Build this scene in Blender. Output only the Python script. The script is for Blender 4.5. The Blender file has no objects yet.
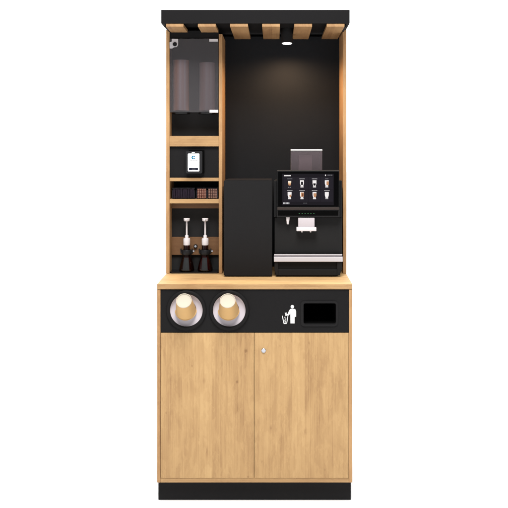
import bpy, bmesh, math, random
from mathutils import Vector, Matrix
random.seed(7)
S = bpy.context.scene
COL = S.collection
R = math.radians

# ------------------------------------------------------------------ camera
D = 3.6                      # camera to the front of the base cabinet, metres
M0 = 0.9 / 194.9             # metres per photo pixel on that front plane
CX, CY = 275.0, 152.0        # principal point of the photograph
HC = 1.625                   # eye height
cam = bpy.data.cameras.new('camera')
camo = bpy.data.objects.new('camera', cam)
COL.objects.link(camo)
camo.location = (0, -D, HC)
camo.rotation_euler = (R(90), 0, 0)
cam.sensor_width = 36
cam.lens = 36 * (D / M0) / 508
cam.shift_x = (254 - CX) / 508
cam.shift_y = -(254 - CY) / 508
cam.clip_end = 200
S.camera = camo

# ------------------------------------------------------------------ world and light
w = bpy.data.worlds.new('World'); S.world = w; w.use_nodes = True
bg = w.node_tree.nodes['Background']
bg.inputs['Color'].default_value = (1, 1, 1, 1)
# a white studio: bright backdrop side behind the product, dimmer room side behind the camera
_n, _k = w.node_tree.nodes, w.node_tree.links
_tc = _n.new('ShaderNodeTexCoord'); _sx = _n.new('ShaderNodeSeparateXYZ'); _mr = _n.new('ShaderNodeMapRange')
_k.new(_tc.outputs['Generated'], _sx.inputs[0]); _k.new(_sx.outputs[1], _mr.inputs['Value'])
_mr.interpolation_type = 'SMOOTHSTEP'
_mr.inputs['From Min'].default_value = -.35; _mr.inputs['From Max'].default_value = .4
_mr.inputs['To Min'].default_value = .30; _mr.inputs['To Max'].default_value = 1.95
_k.new(_mr.outputs[0], bg.inputs['Strength'])

def area(name, loc, target, size, power, col=(1, 1, 1)):
    l = bpy.data.lights.new(name, 'AREA'); l.shape = 'SQUARE'; l.size = size
    l.energy = power; l.color = col
    o = bpy.data.objects.new(name, l); COL.objects.link(o)
    o.location = loc
    o.rotation_euler = (Vector(target) - Vector(loc)).to_track_quat('-Z', 'Y').to_euler()
    return o
area('key_light', (-0.1, -2.3, 5.3), (0, 0.1, 0.7), 2.2, 440, (1.0, 0.985, 0.96))
S.view_settings.view_transform = 'Standard'
S.view_settings.look = 'None'
S.view_settings.exposure = 0
S.view_settings.gamma = 1

# real-size measures: photo position of a point at depth d behind the cabinet front
def X(px, d=0): return (px - CX) * M0 * (1 + d / D)
def Z(py, d=0): return HC - (py - CY) * M0 * (1 + d / D)
def L(p, d=0): return p * M0 * (1 + d / D)
DC, DU, DB = 0.123, 0.305, 0.538     # canopy front, upper front, bay back wall
DN = 0.395                           # back of the column niches

# ------------------------------------------------------------------ materials
def newmat(name):
    m = bpy.data.materials.new(name); m.use_nodes = True
    return m, m.node_tree, m.node_tree.nodes['Principled BSDF']

def plain(name, col, rough=0.5, spec=0.5, metal=0, coat=0, grain=0.0, gscale=400, alpha=1, emit=None, es=0, mottle=0.06):
    m, nt, b = newmat(name)
    N = nt.nodes; K = nt.links
    tc = N.new('ShaderNodeTexCoord')
    n = N.new('ShaderNodeTexNoise'); n.inputs['Scale'].default_value = 9; n.inputs['Detail'].default_value = 4
    K.new(tc.outputs['Object'], n.inputs['Vector'])
    mx = N.new('ShaderNodeMix'); mx.data_type = 'RGBA'
    a = [c * (1 - mottle) for c in col]; c2 = [min(1, c * (1 + mottle)) for c in col]
    mx.inputs[6].default_value = (*a, 1); mx.inputs[7].default_value = (*c2, 1)
    K.new(n.outputs['Fac'], mx.inputs[0]); K.new(mx.outputs[2], b.inputs['Base Color'])
    b.inputs['Roughness'].default_value = rough
    b.inputs['Specular IOR Level'].default_value = spec
    b.inputs['Metallic'].default_value = metal
    b.inputs['Coat Weight'].default_value = coat
    b.inputs['Alpha'].default_value = alpha
    if emit: b.inputs['Emission Color'].default_value = (*emit, 1); b.inputs['Emission Strength'].default_value = es
    if grain > 0:
        g = N.new('ShaderNodeTexNoise'); g.inputs['Scale'].default_value = gscale; g.inputs['Detail'].default_value = 2
        K.new(tc.outputs['Object'], g.inputs['Vector'])
        bp = N.new('ShaderNodeBump'); bp.inputs['Strength'].default_value = grain; bp.inputs['Distance'].default_value = 0.0006
        K.new(g.outputs['Fac'], bp.inputs['Height']); K.new(bp.outputs[0], b.inputs['Normal'])
    return m

def wood(name, axis, knots=(), tint=1.0, pw=0.075, warm=1.0):
    """oak board: grain runs along axis; boards of different tone side by side, flecks, knots"""
    m, nt, b = newmat(name); N = nt.nodes; K = nt.links
    def math_(op, a, c=None, d=None, clamp=False):
        n = N.new('ShaderNodeMath'); n.operation = op; n.use_clamp = clamp
        for i, v in enumerate((a, c, d)):
            if v is None: continue
            if isinstance(v, (int, float)): n.inputs[i].default_value = v
            else: K.new(v, n.inputs[i])
        return n.outputs[0]
    tc = N.new('ShaderNodeTexCoord'); sp = N.new('ShaderNodeSeparateXYZ')
    K.new(tc.outputs['Object'], sp.inputs[0])
    x, y, z = sp.outputs
    if axis == 'z': al, ac, th = z, x, y
    elif axis == 'x': al, ac, th = x, y, z
    else: al, ac, th = y, x, z
    if axis == 'x': ac = math_('ADD', y, math_('MULTIPLY', z, 1.0))
    else: ac = math_('ADD', ac, math_('MULTIPLY', th, 0.35))
    # knots push the grain aside
    kdark = None; bend = None
    for (kx, kz, r, elong) in knots:
        dx = math_('SUBTRACT', x, kx); dz = math_('DIVIDE', math_('SUBTRACT', z, kz), elong)
        dist = math_('SQRT', math_('ADD', math_('MULTIPLY', dx, dx), math_('MULTIPLY', dz, dz)))
        fall = math_('POWER', 2.718, math_('MULTIPLY', math_('DIVIDE', dist, r), -1.0))
        core = math_('POWER', 2.718, math_('MULTIPLY', math_('POWER', math_('DIVIDE', dist, r * .55), 2), -1.0))
        bd = math_('MULTIPLY', fall, math_('MULTIPLY', dx, -0.8))
        bend = bd if bend is None else math_('ADD', bend, bd)
        kd = core
        kdark = kd if kdark is None else math_('ADD', kdark, kd)
    if bend is not None: ac = math_('ADD', ac, bend)
    # slow waviness of the grain
    cv = N.new('ShaderNodeCombineXYZ'); K.new(math_('MULTIPLY', ac, 5), cv.inputs[0]); K.new(math_('MULTIPLY', al, 2.2), cv.inputs[1])
    wn = N.new('ShaderNodeTexNoise'); wn.inputs['Scale'].default_value = 1; wn.inputs['Detail'].default_value = 2
    K.new(cv.outputs[0], wn.inputs['Vector'])
    acw = math_('ADD', ac, math_('MULTIPLY', math_('SUBTRACT', wn.outputs['Fac'], .5), 0.008))
    # boards
    vo = N.new('ShaderNodeTexVoronoi'); vo.voronoi_dimensions = '1D'; vo.inputs['Scale'].default_value = 1
    K.new(math_('DIVIDE', math_('ADD', ac, 3.13), pw), vo.inputs['W'])
    vs = N.new('ShaderNodeSeparateColor'); K.new(vo.outputs['Color'], vs.inputs[0])
    def noise(sa, sl, detail, rough=.55, dist=0, off=None):
        c = N.new('ShaderNodeCombineXYZ')
        K.new(math_('MULTIPLY', acw, sa), c.inputs[0])
        K.new(math_('ADD', math_('MULTIPLY', al, sl), math_('MULTIPLY', vs.outputs[1], 7.0)), c.inputs[1])
        K.new(math_('MULTIPLY', vs.outputs[2], 9.0), c.inputs[2])
        n = N.new('ShaderNodeTexNoise'); n.inputs['Scale'].default_value = 1
        n.inputs['Detail'].default_value = detail; n.inputs['Roughness'].default_value = rough
        n.inputs['Distortion'].default_value = dist
        K.new(c.outputs[0], n.inputs['Vector']); return n.outputs['Fac']
    blotch = noise(13, 3.4, 5, .62, .5)
    streak = noise(120, 1.6, 4, .65)
    pores = noise(330, 6, 3, .7)
    fleck = noise(60, 45, 2, .5, 1.0)
    def sm(v, lo, hi):
        n = N.new('ShaderNodeMapRange'); n.interpolation_type = 'SMOOTHSTEP'
        n.inputs['From Min'].default_value = lo; n.inputs['From Max'].default_value = hi
        K.new(v, n.inputs['Value']); return n.outputs[0]
    t = math_('ADD', math_('MULTIPLY', sm(blotch, .34, .66), .30), math_('MULTIPLY', sm(streak, .25, .75), .26))
    t = math_('ADD', t, math_('MULTIPLY', vs.outputs[0], .34))
    t = math_('ADD', t, math_('MULTIPLY', sm(fleck, .60, .72), .07))
    t = math_('ADD', t, math_('MULTIPLY', sm(noise(300, 1.4, 2, .6), .3, .7), .16))
    t = math_('ADD', t, math_('MULTIPLY', math_('SUBTRACT', sm(noise(34, 9, 6, .72, .4), .48, .55), .5), .15))
    t = math_('SUBTRACT', t, math_('MULTIPLY', sm(pores, .5, .74), .12))
    if kdark is not None: t = math_('SUBTRACT', t, math_('MULTIPLY', kdark, .30))
    cr = N.new('ShaderNodeValToRGB'); K.new(t, cr.inputs[0])
    e = cr.color_ramp.elements
    e[0].position = 0.0; e[0].color = (.27 * tint, .150 * tint / warm, .067 * tint / warm, 1)
    e[1].position = .95; e[1].color = (.60 * tint, .395 * tint / warm, .185 * tint / warm, 1)
    q = e.new(.16); q.color = (.40 * tint, .240 * tint / warm, .108 * tint / warm, 1)
    q = e.new(.5); q.color = (.50 * tint, .315 * tint / warm, .143 * tint / warm, 1)
    K.new(cr.outputs[0], b.inputs['Base Color'])
    b.inputs['Roughness'].default_value = .55; b.inputs['Specular IOR Level'].default_value = .25
    bp = N.new('ShaderNodeBump'); bp.inputs['Strength'].default_value = .25; bp.inputs['Distance'].default_value = .0005
    K.new(pores, bp.inputs['Height']); K.new(bp.outputs[0], b.inputs['Normal'])
    return m

KN = [(X(204), Z(381), .012, 1.8), (X(246), Z(351), .010, 1.5), (X(237), Z(382), .008, 1.6), (X(207), Z(452), .008, 5),
      (X(192), Z(366), .006, 1.3), (X(248), Z(477), .007, 1.2), (X(262), Z(334), .008, 1.2), (X(304), Z(357), .010, 3),
      (X(305), Z(432), .010, 2.4), (X(262), Z(462), .009, 1.5), (X(271), Z(428), .009, 2.2), (X(325), Z(470), .006, 2),
      (X(280), Z(346), .006, 1.2), (X(166), Z(413), .006, 1.5), (X(309), Z(343), .006, 2)]
W_DOOR = wood('oak_door', 'z', KN, .81, .062, 1.01)
W_V = wood('oak_upright', 'z', (), .76, .075, 1.09)
W_H = wood('oak_board', 'x', (), 1.0, .12)
W_E = wood('oak_edge_band', 'x', (), .73, .12, 1.04)
W_D = wood('oak_slat', 'y', (), .58, .06, 1.09)
W_R = wood('shade_tinted_oak', 'x', (), .27, .12, 1.24)  # oak with the niche's shade put into its colour
BLACK = plain('black_laminate', (.0098, .0094, .0099), .7, .08, grain=.2)
BLACKB = plain('black_back_panel', (.0094, .0104, .0124), .75, .12, grain=.2)
BLACKN = plain('black_niche_panel', (.0200, .0200, .0208), .75, .08, grain=.2)
BLACKF = plain('black_lacquer', (.0112, .0108, .0114), .6, .09, grain=.12)
BLACKG = plain('black_gloss_plastic', (.006, .006, .0065), .25, .3)
MBODY = plain('machine_black', (.0115, .0112, .0115), .55, .12, grain=.1)
MDARK = plain('machine_dark', (.0065, .0065, .007), .5, .12)
VOID = plain('dark_opening', (.001, .001, .001), .9, .05)
STEEL = plain('brushed_steel', (.58, .555, .58), .4, .4, metal=.6, grain=.1)
CHROME = plain('chrome', (.42, .43, .47), .25, .5, metal=1)
WHITEP = plain('white_plastic', (.58, .545, .555), .4, .3)
SPOUTP = plain('pale_pink_plastic', (.44, .40, .42), .5, .15)
WHITEI = plain('white_print', (.62, .62, .62), .7, .1)
FUNNEL = plain('grey_funnel_plastic', (.50, .46, .50), .6, .1)
CUPT = plain('kraft_paper', (.50, .315, .135), .75, .2, mottle=.1)
CUPW = plain('white_card', (.47, .425, .35), .8, .05)
SLVR = plain('satin_bracket', (.55, .53, .55), .35, .4, metal=.2)
SILICON = plain('lock_barrel', (.010, .010, .011), .4, .2)
PURPLE = plain('dark_purple_foil', (.020, .012, .020), .6, .05, grain=.6, gscale=180, mottle=.5)
SUGAR = plain('terracotta_paper', (.5,.2,.13), .6, .3, mottle=.4)
SUGARW = plain('cream_paper', (.36, .22, .15), .7, .1)

def translucent(name, tint, refl_ior=1.45, body=(.1, .1, .1), bodyf=0.0, rough=.05):
    m, nt, b = newmat(name); N = nt.nodes; K = nt.links
    N.remove(b); out = N['Material Output']
    tr = N.new('ShaderNodeBsdfTransparent'); tr.inputs[0].default_value = (*tint, 1)
    df = N.new('ShaderNodeBsdfDiffuse'); df.inputs[0].default_value = (*body, 1)
    gl = N.new('ShaderNodeBsdfGlossy'); gl.inputs['Roughness'].default_value = rough
    fr = N.new('ShaderNodeFresnel'); fr.inputs[0].default_value = refl_ior
    m1 = N.new('ShaderNodeMixShader'); m1.inputs[0].default_value = bodyf
    K.new(tr.outputs[0], m1.inputs[1]); K.new(df.outputs[0], m1.inputs[2])
    m2 = N.new('ShaderNodeMixShader'); K.new(fr.outputs[0], m2.inputs[0])
    K.new(m1.outputs[0], m2.inputs[1]); K.new(gl.outputs[0], m2.inputs[2])
    K.new(m2.outputs[0], out.inputs[0]); return m
GLASS = translucent('smoked_glass', (.84, .81, .83), 1.42, (.20, .19, .20), .17)  # grey diffuse part stands in for the pane's reflection
TUBE = translucent('cup_tube_plastic', (.88, .86, .88), 1.5, (.62, .55, .57), .20, .3)
HOPPER = translucent('smoked_hopper', (.86, .82, .84), 1.25, (.34, .28, .30), .16, .3)
ACRYL = translucent('clear_acrylic', (.95, .95, .97), 1.15)
AMBER = translucent('dark_amber_glass', (.55, .09, .04), 1.4, (.012, .004, .003), .25, .06)

# ------------------------------------------------------------------ mesh helpers
def box(bm, x0, x1, y0, y1, z0, z1, bev=0.0, seg=2):
    r = bmesh.ops.create_cube(bm, size=1)
    vs = r['verts']
    for v in vs:
        v.co = Vector((x0 + (v.co.x + .5) * (x1 - x0), y0 + (v.co.y + .5) * (y1 - y0), z0 + (v.co.z + .5) * (z1 - z0)))
    if bev > 0:
        es = list({e for v in vs for e in v.link_edges})
        bmesh.ops.bevel(bm, geom=es, offset=bev, segments=seg, affect='EDGES', profile=.5)

def pbox(bm, px0, py0, px1, py1, d0, d1, bev=0.0, seg=2, dm=None):
    """box whose front face (at depth d0) measures px0..px1, py0..py1 in the photo"""
    d = d0 if dm is None else dm
    box(bm, X(px0, d), X(px1, d), d0, d1, Z(py1, d), Z(py0, d), bev, seg)

def prism(bm, pts, y0, y1):
    """pts (x,z) outline, extruded from y0 to y1"""
    a = [bm.verts.new((x, y0, z)) for x, z in pts]; c = [bm.verts.new((x, y1, z)) for x, z in pts]
    n = len(pts)
    fs = [bm.faces.new(a), bm.faces.new(c[::-1])]
    for i in range(n): fs.append(bm.faces.new((a[i], c[i], c[(i + 1) % n], a[(i + 1) % n])))
    bmesh.ops.recalc_face_normals(bm, faces=fs)

def rrect(x0, x1, z0, z1, r, n=6):
    p = []
    for cx, cz, a0 in ((x1 - r, z1 - r, 0), (x0 + r, z1 - r, 90), (x0 + r, z0 + r, 180), (x1 - r, z0 + r, 270)):
        for k in range(n + 1):
            a = R(a0 + 90 * k / n); p.append((cx + r * math.cos(a), cz + r * math.sin(a)))
    return p

def ring_prism(bm, outer, inner, y0, y1):
    n = len(outer)
    def lay(p, y): return [bm.verts.new((x, y, z)) for x, z in p]
    oa, ob, ia, ib = lay(outer, y0), lay(outer, y1), lay(inner, y0), lay(inner, y1)
    fs = []
    for i in range(n):
        j = (i + 1) % n
        for q in ((oa[i], oa[j], ia[j], ia[i]), (ob[j], ob[i], ib[i], ib[j]), (oa[j], oa[i], ob[i], ob[j]), (ia[i], ia[j], ib[j], ib[i])):
            fs.append(bm.faces.new(q))
    bmesh.ops.recalc_face_normals(bm, faces=fs)

def lathe(bm, prof, mat=Matrix(), n=40, cap0=True, cap1=True):
    """prof list of (r, h) turned about local z, then placed by mat"""
    rings = []
    for r, h in prof:
        rings.append([bm.verts.new(mat @ Vector((r * math.cos(2 * math.pi * k / n), r * math.sin(2 * math.pi * k / n), h))) for k in range(n)])
    fs = []
    for a, c in zip(rings, rings[1:]):
        for k in range(n): fs.append(bm.faces.new((a[k], a[(k + 1) % n], c[(k + 1) % n], c[k])))
    if cap0: fs.append(bm.faces.new(rings[0][::-1]))
    if cap1: fs.append(bm.faces.new(rings[-1]))
    bmesh.ops.recalc_face_normals(bm, faces=fs)
    return fs

def obj(name, bm, mat, parent=None, smooth=False, origin=None):
    me = bpy.data.meshes.new(name); 
    off = Vector(parent['_o']) if parent is not None and '_o' in parent else Vector((0, 0, 0))
    if origin is not None: off = Vector(origin)
    if off.length: bmesh.ops.translate(bm, verts=bm.verts, vec=-off)
    bm.to_mesh(me); bm.free()
    me.materials.append(mat)
    if smooth:
        for p in me.polygons: p.use_smooth = True
        me.set_sharp_from_angle(angle=R(35))
    o = bpy.data.objects.new(name, me); COL.objects.link(o)
    if parent is not None: o.parent = parent
    if origin is not None and parent is None: o.location = origin
    o['_o'] = tuple(off)
    return o

def thing(name, label, cat, loc=(0, 0, 0), group=None):
    o = bpy.data.objects.new(name, None); COL.objects.link(o); o.location = loc
    o.empty_display_size = .05
    o['label'] = label; o['category'] = cat; o['_o'] = tuple(loc)
    if group: o['group'] = group
    return o

def B(): return bmesh.new()
def q(name, mat, parent, *a, **k):
    bm = B(); pbox(bm, *a, **k); return obj(name, bm, mat, parent)
yrot = Matrix.Rotation(R(90), 4, 'X')        # turns lathe axis z to -y (towards viewer)

# ------------------------------------------------------------------ setting
bm = B(); bmesh.ops.create_grid(bm, x_segments=8, y_segments=8, size=60)
fl = obj('floor', bm, plain('white_floor', (.92, .92, .92), .8, .1, mottle=.005)); fl['kind'] = 'structure'

# ------------------------------------------------------------------ the station
ST = thing('coffee_station', 'tall oak and black self service coffee cabinet with slatted canopy, on the white floor', 'cabinet', (0, .3, 0))
YB = .585
xl, xr = X(157.1), X(352.3)
zc = Z(284.0)              # top of the counter
zct = Z(289.3)             # underside of the counter edge
zcb = Z(482.6)             # base underside
zb2 = Z(478.6)
tw = L(3.3)
# plinth
bm = B(); box(bm, X(158.3, .04), X(350.9, .04), .04, .55, 0.0, zcb - .001, .002); obj('plinth', bm, BLACKF, ST)
# carcass
bm = B(); box(bm, xl, xl + tw, 0, YB, zcb, zct - .0005, .0012); obj('side_panel', bm, W_V, ST)
bm = B(); box(bm, xr - tw, xr, 0, YB, zcb, zct - .0005, .0012); obj('side_panel', bm, W_V, ST)
bm = B(); box(bm, xl + tw + .0003, xr - tw - .0003, 0.0005, YB - .02, zcb, zb2, .0012); obj('bottom_panel', bm, W_E, ST)
bm = B(); box(bm, xl, xr, -.0005, YB, zct, zc, .0016); CT = obj('countertop', bm, W_H, ST)
bm = B(); box(bm, xl + .0006, xr - .0006, -.0022, -.0009, zct + .0008, zc - .0010, .0004); obj('edge_band', bm, W_E, CT)
bm = B(); box(bm, xl + tw, xr - tw, YB - .018, YB - .002, zb2, zct - .001); obj('back_panel', bm, BLACK, ST)
# doors
zt = Z(332.8); g = .0016
xm = X(254.1)
for a, c in ((xl + tw + g, xm - g * .6), (xm + g * .6, xr - tw - g)):
    bm = B(); box(bm, a, c, .0015, .0195, zb2 + g, zt - g * .6, .0008); dr = obj('door', bm, W_DOOR, ST)
bm = B(); box(bm, xl + tw + .001, xr - tw - .001, .021, .03, zb2 + .001, zt - .001); obj('gap_shade_sheet', bm, VOID, ST)  # near-black sheet paints the shade in the door gaps
# door lock, right door
lx, lz = X(263.6), Z(350.6)
bm = B(); lathe(bm, [(.0105, 0), (.0105, .003), (.009, .0045), (.0075, .0045), (.0072, .0025)], Matrix.Translation((lx, .0015, lz)) @ yrot, 28, cap0=False)
lk = obj('lock', bm, CHROME, dr, True)
# black front panel with openings
P0, P1 = .003, .019
fx0, fx1, fz0, fz1 = xl + tw + .0008, xr - tw - .0008, zt + .0006, zct - .0006
cups = [(186.3, 310.4), (229.2, 310.4)]
slot = (X(303.6), X(336.0), Z(324.1), Z(303.4))
def circ(cx, cz, r, n=48): return [(cx + r * math.cos(2 * math.pi * k / n), cz + r * math.sin(2 * math.pi * k / n)) for k in range(n)]
# the panel is a plate with three holes: filled as a planar face with holes, then thickened
def plate(bm, outer, holes, y0, y1):
    for yy, flip in ((y0, False), (y1, True)):
        es = []
        for loop in [outer] + holes:
            vs = [bm.verts.new((x, yy, z)) for x, z in loop]
            for i in range(len(vs)): es.append(bm.edges.new((vs[i], vs[(i + 1) % len(vs)])))
        bmesh.ops.triangle_fill(bm, edges=es, use_beauty=True, normal=(0, -1 if not flip else 1, 0))
    bm.verts.ensure_lookup_table()
    tot = len(bm.verts) // 2; k = 0
    for loop in [outer] + holes:
        n = len(loop)
        for i in range(n):
            a, c = bm.verts[k + i], bm.verts[k + (i + 1) % n]; a2, c2 = bm.verts[tot + k + i], bm.verts[tot + k + (i + 1) % n]
            bm.faces.new((a, c, c2, a2))
        k += n
    bmesh.ops.recalc_face_normals(bm, faces=bm.faces)
bm = B()
rh = L(17.2)
plate(bm, [(fx0, fz0), (fx1, fz0), (fx1, fz1), (fx0, fz1)],
      [circ(X(a), Z(c), rh) for a, c in cups] + [rrect(slot[0] - .004, slot[1] + .004, slot[2] - .004, slot[3] + .004, .012)], P0, P1)
FP = obj('front_panel', bm, BLACK, ST)
# waste opening: raised rim and dark chute
bm = B()
ring_prism(bm, rrect(X(300.6), X(338.0), Z(326.7), Z(300.7), .017), rrect(slot[0], slot[1], slot[2], slot[3], .009), P0 - .0035, P0 + .012)
bmesh.ops.bevel(bm, geom=[e for e in bm.edges if all(abs(v.co.y - (P0 - .0035)) < 1e-6 for v in e.verts) and e.calc_length() > 0 and len(e.link_faces) == 2 and abs(e.link_faces[0].normal.dot(e.link_faces[1].normal)) < .1], offset=.0015, segments=2, affect='EDGES')
obj('waste_rim', bm, BLACKF, FP, True)
bm = B(); pr = rrect(slot[0], slot[1], slot[2], slot[3], .009)
n = len(pr); a = [bm.verts.new((x, .0145, z)) for x, z in pr]; c = [bm.verts.new((x, .26, z)) for x, z in pr]
for i in range(n): bm.faces.new((a[i], a[(i + 1) % n], c[(i + 1) % n], c[i]))
bm.faces.new(c)
obj('waste_chute', bm, VOID, FP)
# pictogram
def ppts(l, ox=270, oy=290, s=6.35): return [(X(ox + a / s), Z(oy + c / s)) for a, c in l]
bm = B(); y0, y1 = P0 - .0008, P0 + .0002
prism(bm, circ(X(270 + 142 / 6.35), Z(290 + 107 / 6.35), L(1.75), 20), y0, y1)
prism(bm, ppts([(129, 121), (157, 121), (164, 127), (166, 138), (166, 170), (157, 172), (156, 213), (130, 213), (129, 150), (118, 163), (98, 164), (96, 155), (112, 153), (122, 130)]), y0, y1)
prism(bm, ppts([(93, 146), (106, 144), (108, 150), (98, 153)]), y0, y1)
for l in ([(76, 166), (81, 164), (90, 211), (86, 214)], [(111, 167), (116, 169), (108, 214), (104, 211)], [(88, 209), (106, 209), (105, 216), (88, 216)],
          [(92, 172), (97, 170), (98, 178), (93, 180)], [(98, 182), (103, 180), (103, 188), (98, 190)], [(92, 190), (97, 190), (98, 206), (94, 206)], [(99, 195), (103, 193), (102, 206), (99, 206)]):
    prism(bm, ppts(l), y0, y1)
pc = obj('pictogram', bm, WHITEI, FP); pc['label'] = 'white litter pictogram of a person dropping rubbish into a bin'
# cup dispenser rings
for i, (a, c) in enumerate(cups):
    cx, cz = X(a), Z(c)
    T = Matrix.Translation((cx, P0, cz)) @ yrot
    bm = B()
    lathe(bm, [(L(20.1), 0), (L(20.1), .004), (L(19.6), .0085), (L(18.8), .0105), (L(17.2), .0105), (L(16.5), .008), (L(16.3), .002), (L(16.3), -.012)], T, 64, False, False)
    obj_ = obj('dispenser_ring', bm, BLACK, FP, True)
    bm = B()
    lathe(bm, [(L(16.4), -.001), (L(15.7), -.004), (L(14), -.0065), (L(12), -.008), (L(9.8), -.0085), (L(9.5), -.04)], T, 64, False, False)
    obj('dispenser_funnel', bm, FUNNEL, FP, True)

# ------------------------------------------------------------------ upper part
zup = Z(23.5, DC)                       # underside of the canopy frame
zut = Z(9.7, DC)
ux0, ux1 = X(166.1, DU), X(346.4, DU)
ut = L(3.4, DU)
bm = B(); box(bm, ux0, ux0 + ut, DU, YB - .003, zc + .0004, zup - .0004, .001); obj('side_panel', bm, W_V, ST)
bm = B(); box(bm, ux1 - ut, ux1, DU, YB - .003, zc + .0004, zup - .0004, .001); obj('side_panel', bm, W_V, ST)
dx0, dx1 = X(218.8, DU), X(222.3, DU)
bm = B(); box(bm, dx0, dx1, DU, DB, zc + .0004, Z(34.0, DU), .001); obj('divider', bm, W_V, ST)
bm = B(); box(bm, dx0 + .0002, ux1 - ut - .0002, DB, DB + .018, zc + .0004, zup - .001); obj('back_panel', bm, BLACKB, ST)
cx0, cx1 = ux0 + ut + .0003, dx0 - .0003
# column back and niches
bm = B(); box(bm, cx0, cx1, DN, DN + .016, zc + .0006, Z(203.6, DU)); obj('back_panel', bm, BLACKN, ST)
bm = B(); box(bm, cx0, cx1, DN, DN + .016, Z(136, DU), zup - .03); obj('back_panel', bm, BLACKN, ST)
bm = B(); box(bm, cx0, cx1, DU + .012, DU + .028, Z(177.8, DU) + .0004, Z(146.4, DU) - .0004); obj('mounting_panel', bm, BLACK, ST)
bm = B(); box(bm, cx0, cx1, DB - .06, DB - .044, Z(199, DU), Z(181, DU)); obj('back_panel', bm, BLACK, ST)
bm = B(); box(bm, ux0 + ut + .0002, dx0 + .018, YB - .022, YB - .004, zc + .0004, zup - .001); obj('back_panel', bm, BLACK, ST)
# header over the glass door
bm = B(); box(bm, cx0, cx1, DU + .006, DU + .024, Z(37.9, DU), Z(30.5, DU)); obj('header_panel', bm, BLACK, ST)
# shelves
for a, c, dd in ((136.0, 146.4, .0), (177.8, 181.2, .0), (199.3, 203.4, .0)):
    bm = B(); box(bm, cx0, cx1, DU + .0006, (DB if a > 170 else DN + .016) - .001, Z(c, DU), Z(a, DU), .001)
    obj('shelf', bm, W_E, ST)
# rail under the lowest shelf and bottle rail
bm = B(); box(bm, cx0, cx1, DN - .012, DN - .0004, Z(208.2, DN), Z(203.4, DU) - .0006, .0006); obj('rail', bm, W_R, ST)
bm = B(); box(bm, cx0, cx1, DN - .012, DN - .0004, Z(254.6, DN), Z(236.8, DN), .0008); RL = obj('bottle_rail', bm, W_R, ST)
bm = B(); lathe(bm, [(.0098, 0), (.0098, .007), (.0085, .009), (.0065, .009), (.006, .0065)], Matrix.Translation((X(195.9, DN), DN - .0122, Z(245.8, DN))) @ yrot, 28, False)
lk2 = obj('lock', bm, SILICON, RL, True)
bm = B(); lathe(bm, [(.0058, .0), (.0056, .0105)], Matrix.Translation((X(195.9, DN), DN - .0122, Z(245.8, DN))) @ yrot, 20)
box(bm, X(195.9, DN) - .0006, X(195.9, DN) + .0006, DN - .0232, DN - .0229, Z(245.8, DN) - .004, Z(245.8, DN) + .004)
obj('lock_face', bm, CHROME, RL, True)
BOT = [(185.8, .347), (204.4, .347)]
for px, dd in BOT:
    bx, bz = X(px, DU), Z(253.6, DU)
    bm = B()
    T = Matrix.Translation((bx, dd, bz - .010))
    pts_o = [(.0245 * math.cos(2 * math.pi * k / 36), .0245 * math.sin(2 * math.pi * k / 36)) for k in range(36)]
    lathe(bm, [(.0205, 0), (.0240, 0), (.0255, .003), (.0255, .021), (.024, .024), (.0205, .024), (.0205, 0)], T, 36, False, False)
    box(bm, bx - .032, bx + .032, dd - .006, dd + .02, bz - .006, bz + .011, .003)
    box(bm, bx - .012, bx + .012, dd + .024, DN - .0125, bz - .008, bz + .011)
    for sx in (-1, 1): box(bm, bx + sx * .029 - .003, bx + sx * .029 + .003, dd - .012, dd + .002, bz + .006, bz + .021, .002)
    cl = obj('bottle_clamp', bm, SILICON, RL, True)
    bm = B(); lathe(bm, [(.0052, -.014), (.0052, .004), (.004, .0055)], Matrix.Translation((bx + .0355, dd - .003, bz + .008)) @ yrot, 20)
    obj('clamp_knob', bm, CHROME, RL, True)
# tray under the bottles
bm = B(); tx0, tx1 = X(169.8, DU), X(218.6, DU)
c_ = .008
tp = [(tx0, DU + c_), (tx0 + c_, DU + .002), (tx1 - c_, DU + .002), (tx1, DU + c_), (tx1, DN - .001), (tx0, DN - .001)]
vs0 = [bm.verts.new((x, y, zc + .0005)) for x, y in tp]; vs1 = [bm.verts.new((x, y, zc + .0075)) for x, y in tp]
bm.faces.new(vs0[::-1]); bm.faces.new(vs1)
for i in range(6): bm.faces.new((vs0[i], vs0[(i + 1) % 6], vs1[(i + 1) % 6], vs1[i]))
bmesh.ops.recalc_face_normals(bm, faces=bm.faces)
TR = obj('drip_tray', bm, BLACKG, ST)

# canopy: frame ring + roof board, slats under it
kx0, kx1 = X(161.1, DC), X(349.7, DC)
bm = B()
box(bm, kx0, kx1, DC, DC + .018, zup, zut, .0015)
box(bm, kx0, kx0 + .018, DC + .0184, YB, zup, zut, .0008)
box(bm, kx1 - .018, kx1, DC + .0184, YB, zup, zut, .0008)
box(bm, kx0 + .0184, kx1 - .0184, YB - .018, YB, zup, zut)
CAN = obj('canopy_frame', bm, plain('canopy_black', (.0080, .0076, .0082), .65, .06, grain=.15), ST)
bm = B(); box(bm, kx0 + .0184, kx1 - .0184, DC + .0184, YB - .0184, zup + .014, zup + .028); obj('canopy_roof', bm, BLACK, ST)
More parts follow.
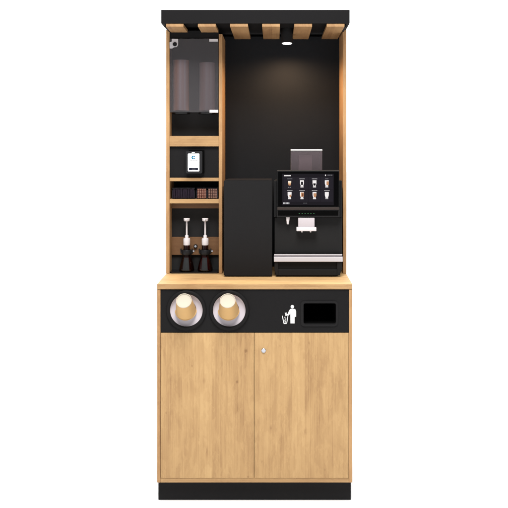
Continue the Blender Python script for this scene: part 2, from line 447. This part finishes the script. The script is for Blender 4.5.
# small dark brackets under the canopy corners
for sx in (kx0 + .012, kx1 - .036):
    bm = B(); box(bm, sx, sx + .024, DC + .03, DU - .002, zup - .012, zup - .0008, .001); obj('canopy_bracket', bm, BLACKF, ST)
SZ1 = Z(26.7, DC + .002)
for a, c, dend in ((165.9, 183.4, DU - .001), (197.9, 215.7, DU - .001), (230.1, 247.9, DB - .001), (262.1, 279.9, DB - .001), (294.3, 312.1, DB - .001), (326.8, 344.5, DB - .001)):
    bm = B(); d = DC + .002
    if a < 170: c0 = X(a, d)
    box(bm, X(a, d), min(X(c, d), ux1 - ut - .002), d, dend, SZ1, zup - .0005, .0008)
    obj('canopy_slat', bm, W_D, ST)

# glass door over the cup tubes
bm = B(); box(bm, X(170.1, DU), X(218.4, DU), DU + .001, DU + .006, Z(112.2, DU), Z(38.6, DU))
GD = obj('glass_door', bm, GLASS, ST)
def plate_mesh(pts, y0, y1): 
    b_ = B(); prism(b_, pts, y0, y1); return b_
s_ = 9.07
def gp(l): return [(X(166 + a / s_, DU), Z(35 + c / s_, DU)) for a, c in l]
bm = plate_mesh(gp([(33, 65), (52, 62), (54, 36), (110, 36), (110, 92), (98, 108), (70, 112), (58, 122), (34, 122)]), DU - .004, DU + .0008)
HG = obj('hinge', bm, SLVR, GD)
bm = B(); lathe(bm, [(.0105, 0), (.0105, .004), (.009, .0055), (.0062, .0055), (.0062, .003)], Matrix.Translation((X(175.0, DU), DU - .004, Z(44.4, DU))) @ yrot, 28, False)
obj('lock', bm, SILICON, GD, True)
bm = plate_mesh(gp([(392, 36), (471, 36), (471, 60), (392, 60)]), DU - .003, DU + .0008); obj('catch', bm, SLVR, GD)
bm = plate_mesh([(X(209.6, DU), Z(109.8, DU)), (X(218.2, DU), Z(109.8, DU)), (X(218.2, DU), Z(112.6, DU)), (X(209.6, DU), Z(112.6, DU))], DU - .003, DU + .0008); obj('catch', bm, WHITEP, GD)

# ------------------------------------------------------------------ cup tubes behind the glass
def tube_mat(cc):
    m = translucent('cup_tube_highlights', (.88, .86, .88), 1.5, (.6, .5, .5), .8, .3)  # vertical highlights are painted into the diffuse colour as streaks
    nt = m.node_tree; N = nt.nodes; K = nt.links
    df = [n for n in N if n.type == 'BSDF_DIFFUSE'][0]
    tc = N.new('ShaderNodeTexCoord'); mp = N.new('ShaderNodeMapping'); mp.inputs['Scale'].default_value = (62, 12, .05)
    n = N.new('ShaderNodeTexNoise'); n.inputs['Scale'].default_value = 1; n.inputs['Detail'].default_value = 1
    cr = N.new('ShaderNodeValToRGB'); e = cr.color_ramp.elements
    e[0].position = .33; e[0].color = (cc[0] * .85, cc[1] * .72, cc[2] * .66, 1)
    e[1].position = .66; e[1].color = (cc[0] * .92, cc[0] * .82, cc[0] * .82, 1)
    K.new(tc.outputs['Object'], mp.inputs[0]); K.new(mp.outputs[0], n.inputs['Vector']); K.new(n.outputs['Fac'], cr.inputs[0]); K.new(cr.outputs[0], df.inputs[0])
    return m
for px0, px1, pt, lab, cc in ((173.2, 189.2, 60.5, 'brown toned cup tube standing at the left behind the smoked glass door', (.95, .58, .38)),
                          (199.4, 215.2, 63.0, 'greyer cup tube standing at the right behind the smoked glass door', (.62, .50, .50))):
    dd = .352
    cx, r = X((px0 + px1) / 2, dd), L((px1 - px0) / 2, dd)
    zb, ztp = Z(112.0, dd), Z(pt, dd)
    t = thing('cup_tube', lab, 'cup dispenser', (cx, dd, zb), 'cup tubes behind the glass door')
    bm = B(); lathe(bm, [(r, zb), (r, ztp), (r - .002, ztp), (r - .002, zb + .01)], Matrix.Translation((cx, dd, 0)), 48, False, False); obj('tube', bm, tube_mat(cc), t, True)
    mt = plain('cup_stack_card', cc, .6, .3, mottle=.02)
    nt_ = mt.node_tree; nz_ = [n_ for n_ in nt_.nodes if n_.type == 'TEX_NOISE'][0]; mp_ = nt_.nodes.new('ShaderNodeMapping')
    mp_.inputs['Scale'].default_value = (14, 14, .02); nt_.links.new(nt_.nodes['Texture Coordinate'].outputs['Object'], mp_.inputs[0]); nt_.links.new(mp_.outputs[0], nz_.inputs['Vector'])
    mr_ = nt_.nodes.new('ShaderNodeMapRange'); mr_.inputs['From Min'].default_value = .35; mr_.inputs['From Max'].default_value = .65
    mx_ = [n_ for n_ in nt_.nodes if n_.type == 'MIX'][0]; nt_.links.new(nz_.outputs['Fac'], mr_.inputs['Value']); nt_.links.new(mr_.outputs[0], mx_.inputs[0])
    mx_.inputs[6].default_value = (cc[0] * .95, cc[1] * .72, cc[2] * .62, 1); mx_.inputs[7].default_value = (cc[0] * .9, cc[0] * .84, cc[0] * .88, 1)  # upright reflections painted into the card colour
    bm = B(); prof = [(r - .0046, zb + .006), (r - .0036, zb + .012), (r - .0036, ztp - .012), (r - .0045, ztp - .009)]; h = 9
    while h < ztp - .012:
        prof += [(r - .0046, h), (r - .0040, h + .0062), (r - .0036, h + .0068), (r - .0036, h + .0082)]; h += .0105
    lathe(bm, prof, Matrix.Translation((cx, dd, 0)), 40); obj('cup_stack', bm, mt, t, True)
    bm = B(); lathe(bm, [(r + .004, zb - .012), (r + .005, zb - .004), (r + .005, zb + .003), (r + .001, zb + .006)], Matrix.Translation((cx, dd, 0)), 40); obj('base_cap', bm, BLACKG, t, True)

# ------------------------------------------------------------------ payment terminal
dT = DU - .02
pt = thing('payment_terminal', 'small black card payment terminal with a lit white screen, mounted on the black panel', 'card terminal', (X(194, dT), DU + .012, Z(162, dT)))
bm = B(); prism(bm, rrect(X(185.8, dT), X(202.2, dT), Z(173.4, dT), Z(151.0, dT), .007), dT, DU - .001); obj('body', bm, plain('terminal_grey', (.016, .016, .0175), .6, .1), pt, True)
bm = B(); prism(bm, rrect(X(188.5, dT), X(203.9, dT), Z(173.6, dT), Z(150.2, dT), .003), DU - .0008, DU + .0115); obj('wall_bracket', bm, VOID, pt, True)
bm = B(); prism(bm, rrect(X(187.9, dT), X(199.4, dT), Z(171.3, dT), Z(153.6, dT), .0035), dT - .0012, dT - .0001)
sc = obj('screen', bm, plain('lit_white_screen', (.8, .8, .8), .3, .3, emit=(.93, .97, 1), es=.35, mottle=.01), pt)
def em(name, col, s=.6): return plain(name, tuple(c * .4 for c in col), .5, .04, emit=col, es=s, mottle=.02)
BLU, DKB, GRY = em('screen_blue', (.015, .20, .34), .6), em('screen_navy', (.004, .006, .02), .5), em('screen_grey', (.20, .20, .22), .6)
# round blue logo with an opening to the right
bm = B(); cx, cz = X(193.4, dT), Z(157.5, dT)
out = []
for k in range(25):
    a = R(18 + 324 * k / 24); out.append((cx + .0096 * math.cos(a), cz + .0096 * math.sin(a)))
for k in range(24, -1, -1):
    a = R(12 + 336 * k / 24); out.append((cx + .0015 + .0044 * math.cos(a), cz + .0044 * math.sin(a)))
prism(bm, out, dT - .0016, dT - .0011); obj('screen_logo', bm, BLU, sc)
bm = B()
x_ = 189.8
for wd in (.5, .35, .6, .5, .3, .55, .5, .6, .35, .5, .6, .5, .5):
    if x_ + wd > 198: break
    box(bm, X(x_, dT), X(x_ + wd, dT), dT - .0016, dT - .0011, Z(160.75, dT), Z(160.3, dT)); x_ += wd + .13
obj('screen_text', bm, GRY, sc)
bm = B(); prism(bm, rrect(X(188.9, dT), X(198.1, dT), Z(170.0, dT), Z(168.0, dT), .0015), dT - .0016, dT - .0011); obj('screen_button', bm, DKB, sc)
bm = B(); 
for k in range(5): box(bm, X(192 + k * .72, dT), X(192.5 + k * .72, dT), dT - .002, dT - .00155, Z(169.3, dT), Z(168.7, dT))
obj('button_text', bm, GRY, sc)
q('top_tab', em('tab_glow', (.8, .82, .85), .6), pt, 191.8, 152.1, 194.8, 153.0, dT - .001, dT + .001, dm=dT)  # small white tab, given emission so it glows

# ------------------------------------------------------------------ sachet boxes on the shelf
zsh = Z(199.3, DU) + .0004
def acrylic(name, lab, x0, x1, y0, y1, h, cat='box', grp=None):
    t = thing(name, lab, cat, ((x0 + x1) / 2, (y0 + y1) / 2, zsh), grp)
    bm = B(); e = .002
    box(bm, x0, x1, y0, y1, zsh, zsh + e)
    box(bm, x0, x1, y0, y0 + e, zsh + e, zsh + h); box(bm, x0, x1, y1 - e, y1, zsh + e, zsh + h)
    box(bm, x0, x0 + e, y0 + e, y1 - e, zsh + e, zsh + h); box(bm, x1 - e, x1, y0 + e, y1 - e, zsh + e, zsh + h)
    obj('acrylic_wall', bm, ACRYL, t)
    # edge glint painted as thin opaque strips on the front
    bm = B()
    for xx in (x0, x1 - .0012): box(bm, xx, xx + .0012, y0 - .0008, y0 - .0002, zsh + .001, zsh + h * .8)
    box(bm, x0, x1, y0 - .0008, y0 - .0002, zsh + h - .0012, zsh + h)
    obj('edge_glint', bm, plain('painted_edge_glint', (.035, .033, .042), .3, .2), t)
    return t
yb0 = DU + .018
xa, xb = X(172.2, yb0), X(195.0, yb0)
hA = L(11.0, yb0)
acrylic('acrylic_box', 'wide clear box filled with dark purple sachets, on the shelf under the terminal', xa, xb, yb0, yb0 + .10, hA, grp='clear sachet boxes on the shelf')
ns = 9
src = None
for k in range(ns):
    wx = (xb - xa - .006) / ns; x0 = xa + .003 + k * wx
    bm = B(); hh = hA - .006 - random.random() * .005
    vs = []
    box(bm, -wx / 2 + .0006, wx / 2 - .0006, 0, .09, 0, hh, .0022, 2)
    for v in bm.verts: v.co.x += (v.co.z / hh) * .0015 * math.sin(k * 2.1)
    o = obj('tea_sachet', bm, PURPLE, None)
    o.location = (x0 + wx / 2, yb0 + .004, zsh + .0022)
    o['label'] = 'dark purple foil sachet standing in the wide clear box on the shelf'; o['category'] = 'sachet'; o['group'] = 'purple sachets in the wide box'
for bi, (p0, p1, lab, slab, grp, ms) in enumerate(((196.6, 206.6, 'narrow clear box of redder paper sticks, in the middle of the shelf of boxes', 'red brown paper stick lying in the middle clear box on the shelf', 'paper sticks in the middle box', 1.0),
                                               (207.6, 217.6, 'narrow clear box of duller brown paper sticks, next to the divider', 'dull brown paper stick lying in the clear box next to the divider', 'paper sticks in the box by the divider', .75))):
    xa, xb = X(p0, yb0), X(p1, yb0)
    acrylic('acrylic_box', lab, xa, xb, yb0, yb0 + .12, hA, grp='clear sachet boxes on the shelf')
    ms_ = plain('stick_paper_%d' % bi, (.30, .10, .06) if bi == 0 else (.21, .10, .07), .6, .3, mottle=.3)
    nx, nz = 4, 6
    wx = (xb - xa - .005) / nx; wz = (hA - .007) / nz
    for i in range(nx):
        for j in range(nz):
            bm = B(); box(bm, -wx / 2 + .0007, wx / 2 - .0007, 0, .105, .0004, wz - .0005, .0016, 2)
            o = obj('sugar_stick', bm, ms_, None)
            o.location = (xa + .0025 + wx * (i + .5), yb0 + .0035 + random.random() * .003, zsh + .0022 + j * wz)
            o['label'] = slab; o['category'] = 'sugar stick'; o['group'] = grp
            bm = B(); box(bm, -wx * .26, wx * .26, -.0008, -.0002, wz * .28, wz * .68)
            e_ = obj('folded_end', bm, SUGARW, None); e_.parent = o

# ------------------------------------------------------------------ syrup bottles
def bottle(px, dd, lab, redder):
    bx = X(px, DU); z0 = zc + .0078
    t = thing('syrup_bottle', lab, 'bottle', (bx, dd, z0), 'syrup bottles on the tray')
    T = Matrix.Translation((bx, dd, 0))
    zn, zk = Z(249.5, DU), Z(258.5, DU)
    zcap0, zcap1 = Z(245.8, DU), Z(239.3, DU)
    bm = B()
    lathe(bm, [(.030, z0), (.0375, z0 + .003), (.0385, z0 + .010), (.036, z0 + .022), (.031, z0 + .042), (.0255, z0 + .060), (.0205, zk), (.0185, zk + .014), (.0160, zn), (.0150, zcap0 + .004)], T, 48, True, False)
    obj('glass_body', bm, AMBER, t, True)
    bm = B()
    lathe(bm, [(.028, z0 + .003), (.0350, z0 + .006), (.0355, z0 + .012), (.033, z0 + .024), (.028, z0 + .043), (.022, z0 + .062), (.018, zk + .002), (.015, zk + .015)], T, 40)
    obj('syrup', bm, plain('dark_syrup', (.12 if redder else .035, .007, .004), .25, .5, mottle=.5), t, True)
    bm = B(); nn = 12; rows = []
    for h in (.006, .010, .022, .042, .060, .070):
        rr = {.006: .0380, .010: .0385, .022: .036, .042: .031, .060: .0255, .070: .0236}[h] + .0006
        a_ = (.0165 - (h - .006) * .07) / rr
        rows.append([bm.verts.new((bx + rr * math.sin(a_ * (2 * k / nn - 1)), dd - rr * math.cos(a_ * (2 * k / nn - 1)), z0 + h)) for k in range(nn + 1)])
    for ra, rb in zip(rows, rows[1:]):
        for k in range(nn): bm.faces.new((ra[k], ra[k + 1], rb[k + 1], rb[k]))
    bmesh.ops.recalc_face_normals(bm, faces=bm.faces)
    obj('reflection_strip', bm, plain('grey_reflection', (.020, .022, .024), .6, .1), t)  # grey reflection down the bottle front, painted on a strip
    bm = B()
    lathe(bm, [(.0165, zcap0 - .001), (.0172, zcap0 + .002), (.0172, zcap1 - .003), (.016, zcap1), (.009, zcap1 + .001), (.0088, zcap1 + .014), (.0075, zcap1 + .016)], T, 36)
    obj('pump_cap', bm, WHITEP, t, True)
    zh0, zh1 = Z(221.9, DU), Z(218.9, DU)
    bm = B(); lathe(bm, [(.0046, zcap1 + .010), (.0042, zh0 - .01), (.0042, zh0 + .004)], T, 20); obj('pump_stem', bm, WHITEP, t, True)
    bm = B()
    lathe(bm, [(.006, zh0 - .001), (.0125, zh0), (.0145, zh0 + .002), (.0155, zh0 + .005), (.0158, zh1 - .0015), (.0145, zh1)], T, 28)
    box(bm, bx - .0045, bx + .0045, dd - .036, dd - .008, zh1 - .010, zh1 - .003, .002)
    obj('pump_head', bm, WHITEP, t, True)
bottle(*BOT[0], 'dark syrup bottle with white pump and brown neck, nearer the outer oak side panel', False)
bottle(*BOT[1], 'red brown syrup bottle with white pump, nearer the divider and black fridge', True)

# ------------------------------------------------------------------ cups in the dispensers
for i, ((a, c), lab) in enumerate(zip(cups, ('kraft paper cup with white base sticking out of the dispenser nearest the cabinet side',
                                            'kraft paper cup with white base sticking out of the dispenser nearer the waste opening'))):
    bc = Vector((X(a) - .0030, .008, Z(c) + .0005))
    t = thing('paper_cup', lab, 'cup', tuple(bc), 'paper cups in the dispensers')
    T = Matrix.Translation(bc) @ Matrix.Rotation(R(90 - 37), 4, 'X')
    r1, r0, Lc = .0470, .0345, .096
    bm = B(); lathe(bm, [(r1 * 1.0, -.004), (r0, Lc), (r0 - .0012, Lc), (r0 - .0018, Lc - .005)], T, 56, False, False); obj('cup_wall', bm, CUPT, t, True)
    bm = B(); lathe(bm, [(r0 - .0002, Lc - .0055), (r0 + .0007, Lc - .0045), (r0 + .0008, Lc + .0012), (r0 - .0012, Lc + .0015), (r0 - .003, Lc - .002)], T, 56, False, False); 
    lathe(bm, [(r0 - .0028, Lc - .0022), (r0 - .004, Lc - .003), (.002, Lc - .003)], T, 56, False, True)
    obj('cup_base', bm, CUPW, t, True)
    bm = B(); lathe(bm, [(r1 + .003, -.007), (r1 + .0035, -.0045), (r1, -.003)], T, 56, False, False); obj('cup_rim', bm, CUPT, t, True)

# ------------------------------------------------------------------ fridge
dF = .205
zF = zc + .0004
fr = thing('milk_fridge', 'plain matt black rounded milk cooler standing on the counter beside the coffee machine', 'cooler', (X(248, dF), dF, zc))
x0, x1 = X(223.7, dF), X(272.2, dF)
bm = B(); prism(bm, rrect(x0, x1, zF + .004, Z(180.2, dF), .009), dF, dF + .022)
bmesh.ops.bevel(bm, geom=[e for e in bm.edges if all(abs(v.co.y - dF) < 1e-6 for v in e.verts)], offset=.0018, segments=2, affect='EDGES')
obj('door', bm, BLACKF, fr, True)
bm = B(); box(bm, x0 + .002, x1 - .002, dF + .0235, DB - .02, zF + .004, Z(180.2, dF) - .0005, .003); obj('housing', bm, BLACKF, fr, True)
for sx in (x0 + .03, x1 - .03):
    for yy in (dF + .05, DB - .06):
        bm = B(); lathe(bm, [(.012, zF), (.012, zF + .006)], Matrix.Translation((sx, yy, 0)), 20); obj('foot', bm, VOID, fr, True)

# ------------------------------------------------------------------ coffee machine
dM = .20; dP = .235; dS = .185
cm = thing('coffee_machine', 'black coffee machine with lit touch screen, white spout and steel strips, on the counter', 'coffee machine', (X(308, dM), dM, zc))
mx0, mx1 = X(274.4, dM), X(342.0, dM)
zM = zc + .0004
def mb(name, mat, px0, py0, px1, py1, d0, d1, bev=.001, par=cm, dm=None, smooth=False):
    bm = B(); pbox(bm, px0, py0, px1, py1, d0, d1, bev, dm=dm); return obj(name, bm, mat, par, smooth)
mb('housing', MBODY, 275.0, 181.0, 341.4, 262.3, dP + .008, DB - .01, .003)
mb('side_rail', MDARK, 273.9, 180.6, 277.0, 217.0, dM + .004, dP + .03, .002)
mb('side_rail', MDARK, 339.2, 180.6, 341.9, 217.0, dM + .004, dP + .03, .002)
FRP = mb('front_panel', MBODY, 274.6, 217.4, 341.9, 253.6, dP - .01, dP + .0075, .0015)
# upper dispensing head
HD = mb('dispensing_head', MBODY, 276.8, 207.4, 339.6, 217.4, dS + .004, dP + .0078, .0015)
mb('recess_band', VOID, 277.8, 210.9, 338.2, 215.6, dS + .002, dS + .006, .0005, HD)
mb('highlight_strip', plain('painted_highlight', (.034, .025, .022), .35, .3, metal=.3), 277.4, 207.3, 339.0, 209.8, dS - .001, dS + .0035, .0008, HD)  # brownish strip painted in for the highlight below the screen
LED = em('green_led', (.06, .20, .08), .8)
for k in range(6):
    px = 299.2 + k * 2.94
    bm = B(); lathe(bm, [(.0019, 0), (.0019, .0012)], Matrix.Translation((X(px, dS), dS + .002, Z(213.5, dS))) @ yrot, 12); obj('indicator_light', bm, LED, HD)
# touch screen
SCR = mb('screen_housing', MDARK, 277.2, 170.6, 339.4, 207.0, dS, dS + .028, .003)
mb('screen_frame', plain('screen_edge', (.030, .025, .022), .45, .2), 277.1, 170.3, 339.5, 171.2, dS + .001, dS + .0275, .0004, SCR)
bm = B(); pbox(bm, 278.0, 171.5, 338.7, 206.6, dS - .0015, dS - .0002, .0004); GLS = obj('screen_glass', bm, plain('black_screen_glass', (.0010, .0010, .0012), .3, .03), SCR)
DSP = em('display_ground', (.0075, .0065, .0090), .8)
sd = dS - .0015
bm = B()
pbox(bm, 282.0, 173.8, 333.8, 205.2, sd - .0004, sd - .0001); obj('display', bm, DSP, SCR)
bm = B()
CARD = em('display_card', (.0115, .0100, .0140), .8)
for r_ in range(2):
    for c_i in range(4):
        xx = 283.6 + c_i * 12.42; yy = 177.2 + r_ * 12.5
        prism(bm, rrect(X(xx, sd), X(xx + 12.0, sd), Z(yy + 12.1, sd), Z(yy, sd), .002, 3), sd - .0007, sd - .00045)
obj('display_cards', bm, CARD, SCR)
WH = em('display_white', (.55, .53, .53), .9); TAN = em('display_tan', (.33, .17, .09), .9); CRM = em('display_cream', (.60, .45, .28), .9); BRN = em('display_brown', (.10, .03, .015), .8)
DGR = em('display_grey', (.14, .14, .15), .9); KBL = em('display_black', (.004, .004, .005), .5)
ds = sd - .0008
icons = {}
def ic(key, pts, lay=0):
    icons.setdefault((key, lay), []).append([(X(a, ds), Z(c, ds)) for a, c in pts])
def cupshape(cx, top, bot, wt, wb): return [(cx - wt, top), (cx + wt, top), (cx + wt * .98, top + (bot - top) * .55), (cx + wb, bot), (cx - wb, bot), (cx - wt * .98, top + (bot - top) * .55)]
def rect(a, c, e, f): return [(a, c), (e, c), (e, f), (a, f)]
cxs = (289.6, 302.0, 314.5, 326.8)
kinds = [['small', 'black', 'halfblack', 'tan'], ['latte', 'mocha', 'cap', 'white']]
for r_, ty in enumerate((180.3, 192.0)):
    for cx, kd in zip(cxs, kinds[r_]):
        # caption: row of little marks
        x_ = cx - (2.6 if kd != 'tan' else 1.6); xe = cx + (2.8 if kd != 'tan' else 1.6)
        while x_ < xe:
            wd = random.choice((.35, .5, .6)); ic('DGR' if kd in ('small', 'tan') else 'WHC', rect(x_, ty - 1.75, min(x_ + wd, xe), ty - 1.2)); x_ += wd + .14
        if kd == 'small':
            ic('CRM', cupshape(cx, ty + .7, ty + 3.2, 1.6, 1.3)); ic('TAN', cupshape(cx, ty + 3.2, ty + 5.2, 1.3, .8)); ic('WH', rect(cx - 1.3, ty + 1.0, cx + 1.1, ty + 1.9), 1)
            ic('DGR', rect(cx - 1.4, ty + 6.7, cx - .3, ty + 7.5)); ic('DGR', rect(cx + .3, ty + 6.7, cx + 1.4, ty + 7.5))
        else:
            h = 5.9
            ic('WH', cupshape(cx, ty, ty + h, 1.95, 1.15))
            ic('WH', rect(cx - 1.5, ty + h + .2, cx + 1.5, ty + h + 1.2), 1) if kd != 'white' else ic('WH', rect(cx - 1.4, ty + h + .5, cx + 1.4, ty + h + 1.0), 1)
            if kd == 'black': ic('KBL', rect(cx - .95, ty + 1.4, cx + 1.0, ty + 4.7), 1)
            if kd == 'halfblack': ic('KBL', cupshape(cx, ty + 3.0, ty + 5.3, 1.25, .6), 1)
            if kd == 'tan': ic('TAN', rect(cx - .3, ty + 1.0, cx + 1.9, ty + 4.9), 1)
            if kd == 'latte': ic('TAN', [(cx - .4, ty + 3.4), (cx + 1.8, ty + 2.3), (cx + 1.5, ty + 5.0), (cx + .2, ty + 5.2)], 1)
            if kd == 'mocha': ic('TAN', rect(cx - 1.0, ty + .5, cx + 1.9, ty + 4.8), 1); ic('BRN', rect(cx + .2, ty + 1.4, cx + 1.4, ty + 4.6), 2)
            if kd == 'cap': ic('TAN', cupshape(cx + .45, ty + 1.2, ty + 5.2, 1.45, .9), 1)
x_ = 284.0
for wd in (1.0, .7, .8, .9, .7, .9, .8):
    ic('WH', rect(x_, 175.1, x_ + wd, 176.2)); x_ += wd + .16
for x_, wd in ((283.2, .9), (284.4, 1.0), (285.8, .8), (287.2, 1.0), (288.5, .8)): ic('DGR2', rect(x_, 202.4, x_ + wd, 204.0))
for x_ in (303.4, 304.4, 305.5, 306.4): ic('DGR', rect(x_, 202.9, x_ + .6, 203.4))
ic('WH', rect(325.0, 174.6, 326.0, 176.0))
for x_ in (327.6, 328.6, 329.6, 330.7, 331.6): ic('DGR', rect(x_, 174.7, x_ + .7, 175.5))
mm = dict(DGR=DGR, WH=WH, TAN=TAN, CRM=CRM, BRN=BRN, KBL=KBL, WHC=em('display_caption', (.34, .33, .34), .9), DGR2=em('display_clock', (.36, .36, .38), .9))
nm = dict(DGR='display_text', WH='drink_cup', TAN='coffee_picture', CRM='cream_picture', BRN='mocha_picture', KBL='espresso_picture', WHC='display_text', DGR2='display_text')
for (k, lay), pl in icons.items():
    if nm[k] == 'display_text':
        bm = B()
        for p in pl: prism(bm, p, ds - .0002 * (lay + 1), ds - .0002 * lay)
        obj(nm[k], bm, mm[k], SCR)
    else:
        for p in pl:
            bm = B(); prism(bm, p, ds - .0002 * (lay + 1), ds - .0002 * lay); obj(nm[k], bm, mm[k], SCR)
# white spout and water nozzle
SP = mb('spout', SPOUTP, 298.2, 217.6, 314.6, 228.4, dS + .006, dP - .0105, .003, smooth=True)
mb('spout_outlet', WHITEP, 296.5, 227.4, 316.4, 231.2, dS + .002, dP - .012, .002, SP, smooth=True)
for px in (302.0, 310.6):
    bm = B(); lathe(bm, [(.004, 0), (.0035, -.006)], Matrix.Translation((X(px, dS), dS + .012, Z(231.3, dS))), 16); obj('spout_tip', bm, WHITEP, SP, True)
bm = B(); zz = Z(217.4, dS)
lathe(bm, [(.0100, 0), (.0094, -.006), (.0066, -.022), (.0052, -.034), (.0048, -.035)], Matrix.Translation((X(287.9, dS), dS + .02, zz)), 24)
obj('water_nozzle', bm, WHITEP, cm, True)
# cup stand, steel strips, base
mb('cup_grid_edge', STEEL, 274.1, 254.2, 342.2, 255.5, dM - .002, dM + .001, .0003)
mb('cup_grid', MDARK, 274.3, 254.4, 342.0, 255.4, dM + .0012, dP + .007, .0003)
mb('cup_grid', plain('grid_dark_steel', (.12, .10, .11), .4, .5, metal=.6), 274.3, 255.6, 342.0, 256.8, dM, dP + .007, .0003)
mb('steel_strip', STEEL, 273.9, 256.9, 342.7, 261.8, dM - .006, dM + .05, .001)
bm = B(); z1 = Z(262.1, dM); prism(bm, [(mx0 + .010, zM + .006), (mx1 - .014, zM + .006), (mx1 - .001, zM + .042), (mx1 - .001, z1), (mx0 + .001, z1), (mx0 + .001, zM + .030)], dM + .012, DB - .02); BS = obj('base', bm, MDARK, cm)
mb('tray_drawer', MBODY, 278.2, 269.6, 337.0, 275.6, dM + .003, dM + .013, .0015, BS)
for s1, s2, s3 in ((X(278.0, dM), mx0 + .0005, mx0 + .008), (X(337.2, dM), mx1 - .0005, mx1 - .011)):
    bm = B(); prism(bm, [(s1, zM + .008), (s3, zM + .008), (s2, zM + .038), (s2, Z(262.3, dM)), (s1, Z(262.3, dM))], dM + .001, dM + .0115)
    obj('base_cheek', bm, MBODY, BS)
for sx in (mx0 + .03, mx1 - .03):
    for yy in (dM + .045, DB - .06):
        bm = B(); lathe(bm, [(.014, zM), (.014, zM + .0055)], Matrix.Translation((sx, yy, 0)), 20); obj('foot', bm, VOID, cm, True)
# bean hopper
dH = .30
bz0 = Z(181.0, dP)
hx0, hx1, hz1 = X(291.0, dH), X(322.2, dH), Z(150.9, dH)
bm = B(); e = .003
box(bm, hx0, hx1, dH, dH + e, bz0 + .001, hz1 - .002, 0)
box(bm, hx0, hx1, dH + .13, dH + .13 + e, bz0 + .001, hz1 - .002)
box(bm, hx0, hx0 + e, dH + e, dH + .13, bz0 + .001, hz1 - .002); box(bm, hx1 - e, hx1, dH + e, dH + .13, bz0 + .001, hz1 - .002)
HP = obj('bean_hopper', bm, HOPPER, cm)
bm = B(); box(bm, hx0 - .001, hx1 + .001, dH - .002, dH + .136, hz1 - .0018, hz1 + .008, .002); obj('hopper_lid', bm, plain('hopper_lid_grey', (.42, .41, .40), .35, .5, metal=.3), HP)
bm = B(); box(bm, X(299.0, dH), X(312.3, dH), dH + .03, dH + .1, bz0 + .002, Z(154.5, dH), .004); obj('hopper_insert', bm, plain('hopper_insert_grey', (.21, .165, .17), .6, .2), HP)

# ------------------------------------------------------------------ spotlight with its own light
dL = .36
lx, lz0, lz1 = X(287.0, dL), Z(43.2, dL), zup + .0138
sp = thing('spotlight', 'black cylinder spotlight hanging lit between the oak canopy slats', 'lamp', (lx, dL, lz1))
rr = L(5.7, dL)
bm = B(); T = Matrix.Translation((lx, dL, 0))
lathe(bm, [(rr, lz1), (rr, lz0 + .001), (rr - .001, lz0), (rr - .003, lz0), (rr - .003, lz0 + .0045)], T, 48, True, False); obj('lamp_body', bm, BLACKF, sp, True)
bm = B(); lathe(bm, [(rr - .0032, lz0 + .0020), (rr - .0034, lz0 - .0010), (rr - .008, lz0 - .0045), (rr - .016, lz0 - .0065), (.001, lz0 - .007)], T, 48); obj('lamp_lens', bm, plain('lit_lens', (.9, .9, .9), .5, .2, emit=(1, .97, .92), es=4), sp)
l = bpy.data.lights.new('spot_beam', 'SPOT'); l.energy = 21; l.color = (1, .64, .36); l.spot_size = R(168); l.spot_blend = .8; l.shadow_soft_size = .028
lo = bpy.data.objects.new('spot_beam', l); COL.objects.link(lo); lo.location = (0, 0, lz0 - .012 - lz1); lo.parent = sp

for o in bpy.data.objects:
    if '_o' in o: del o['_o']
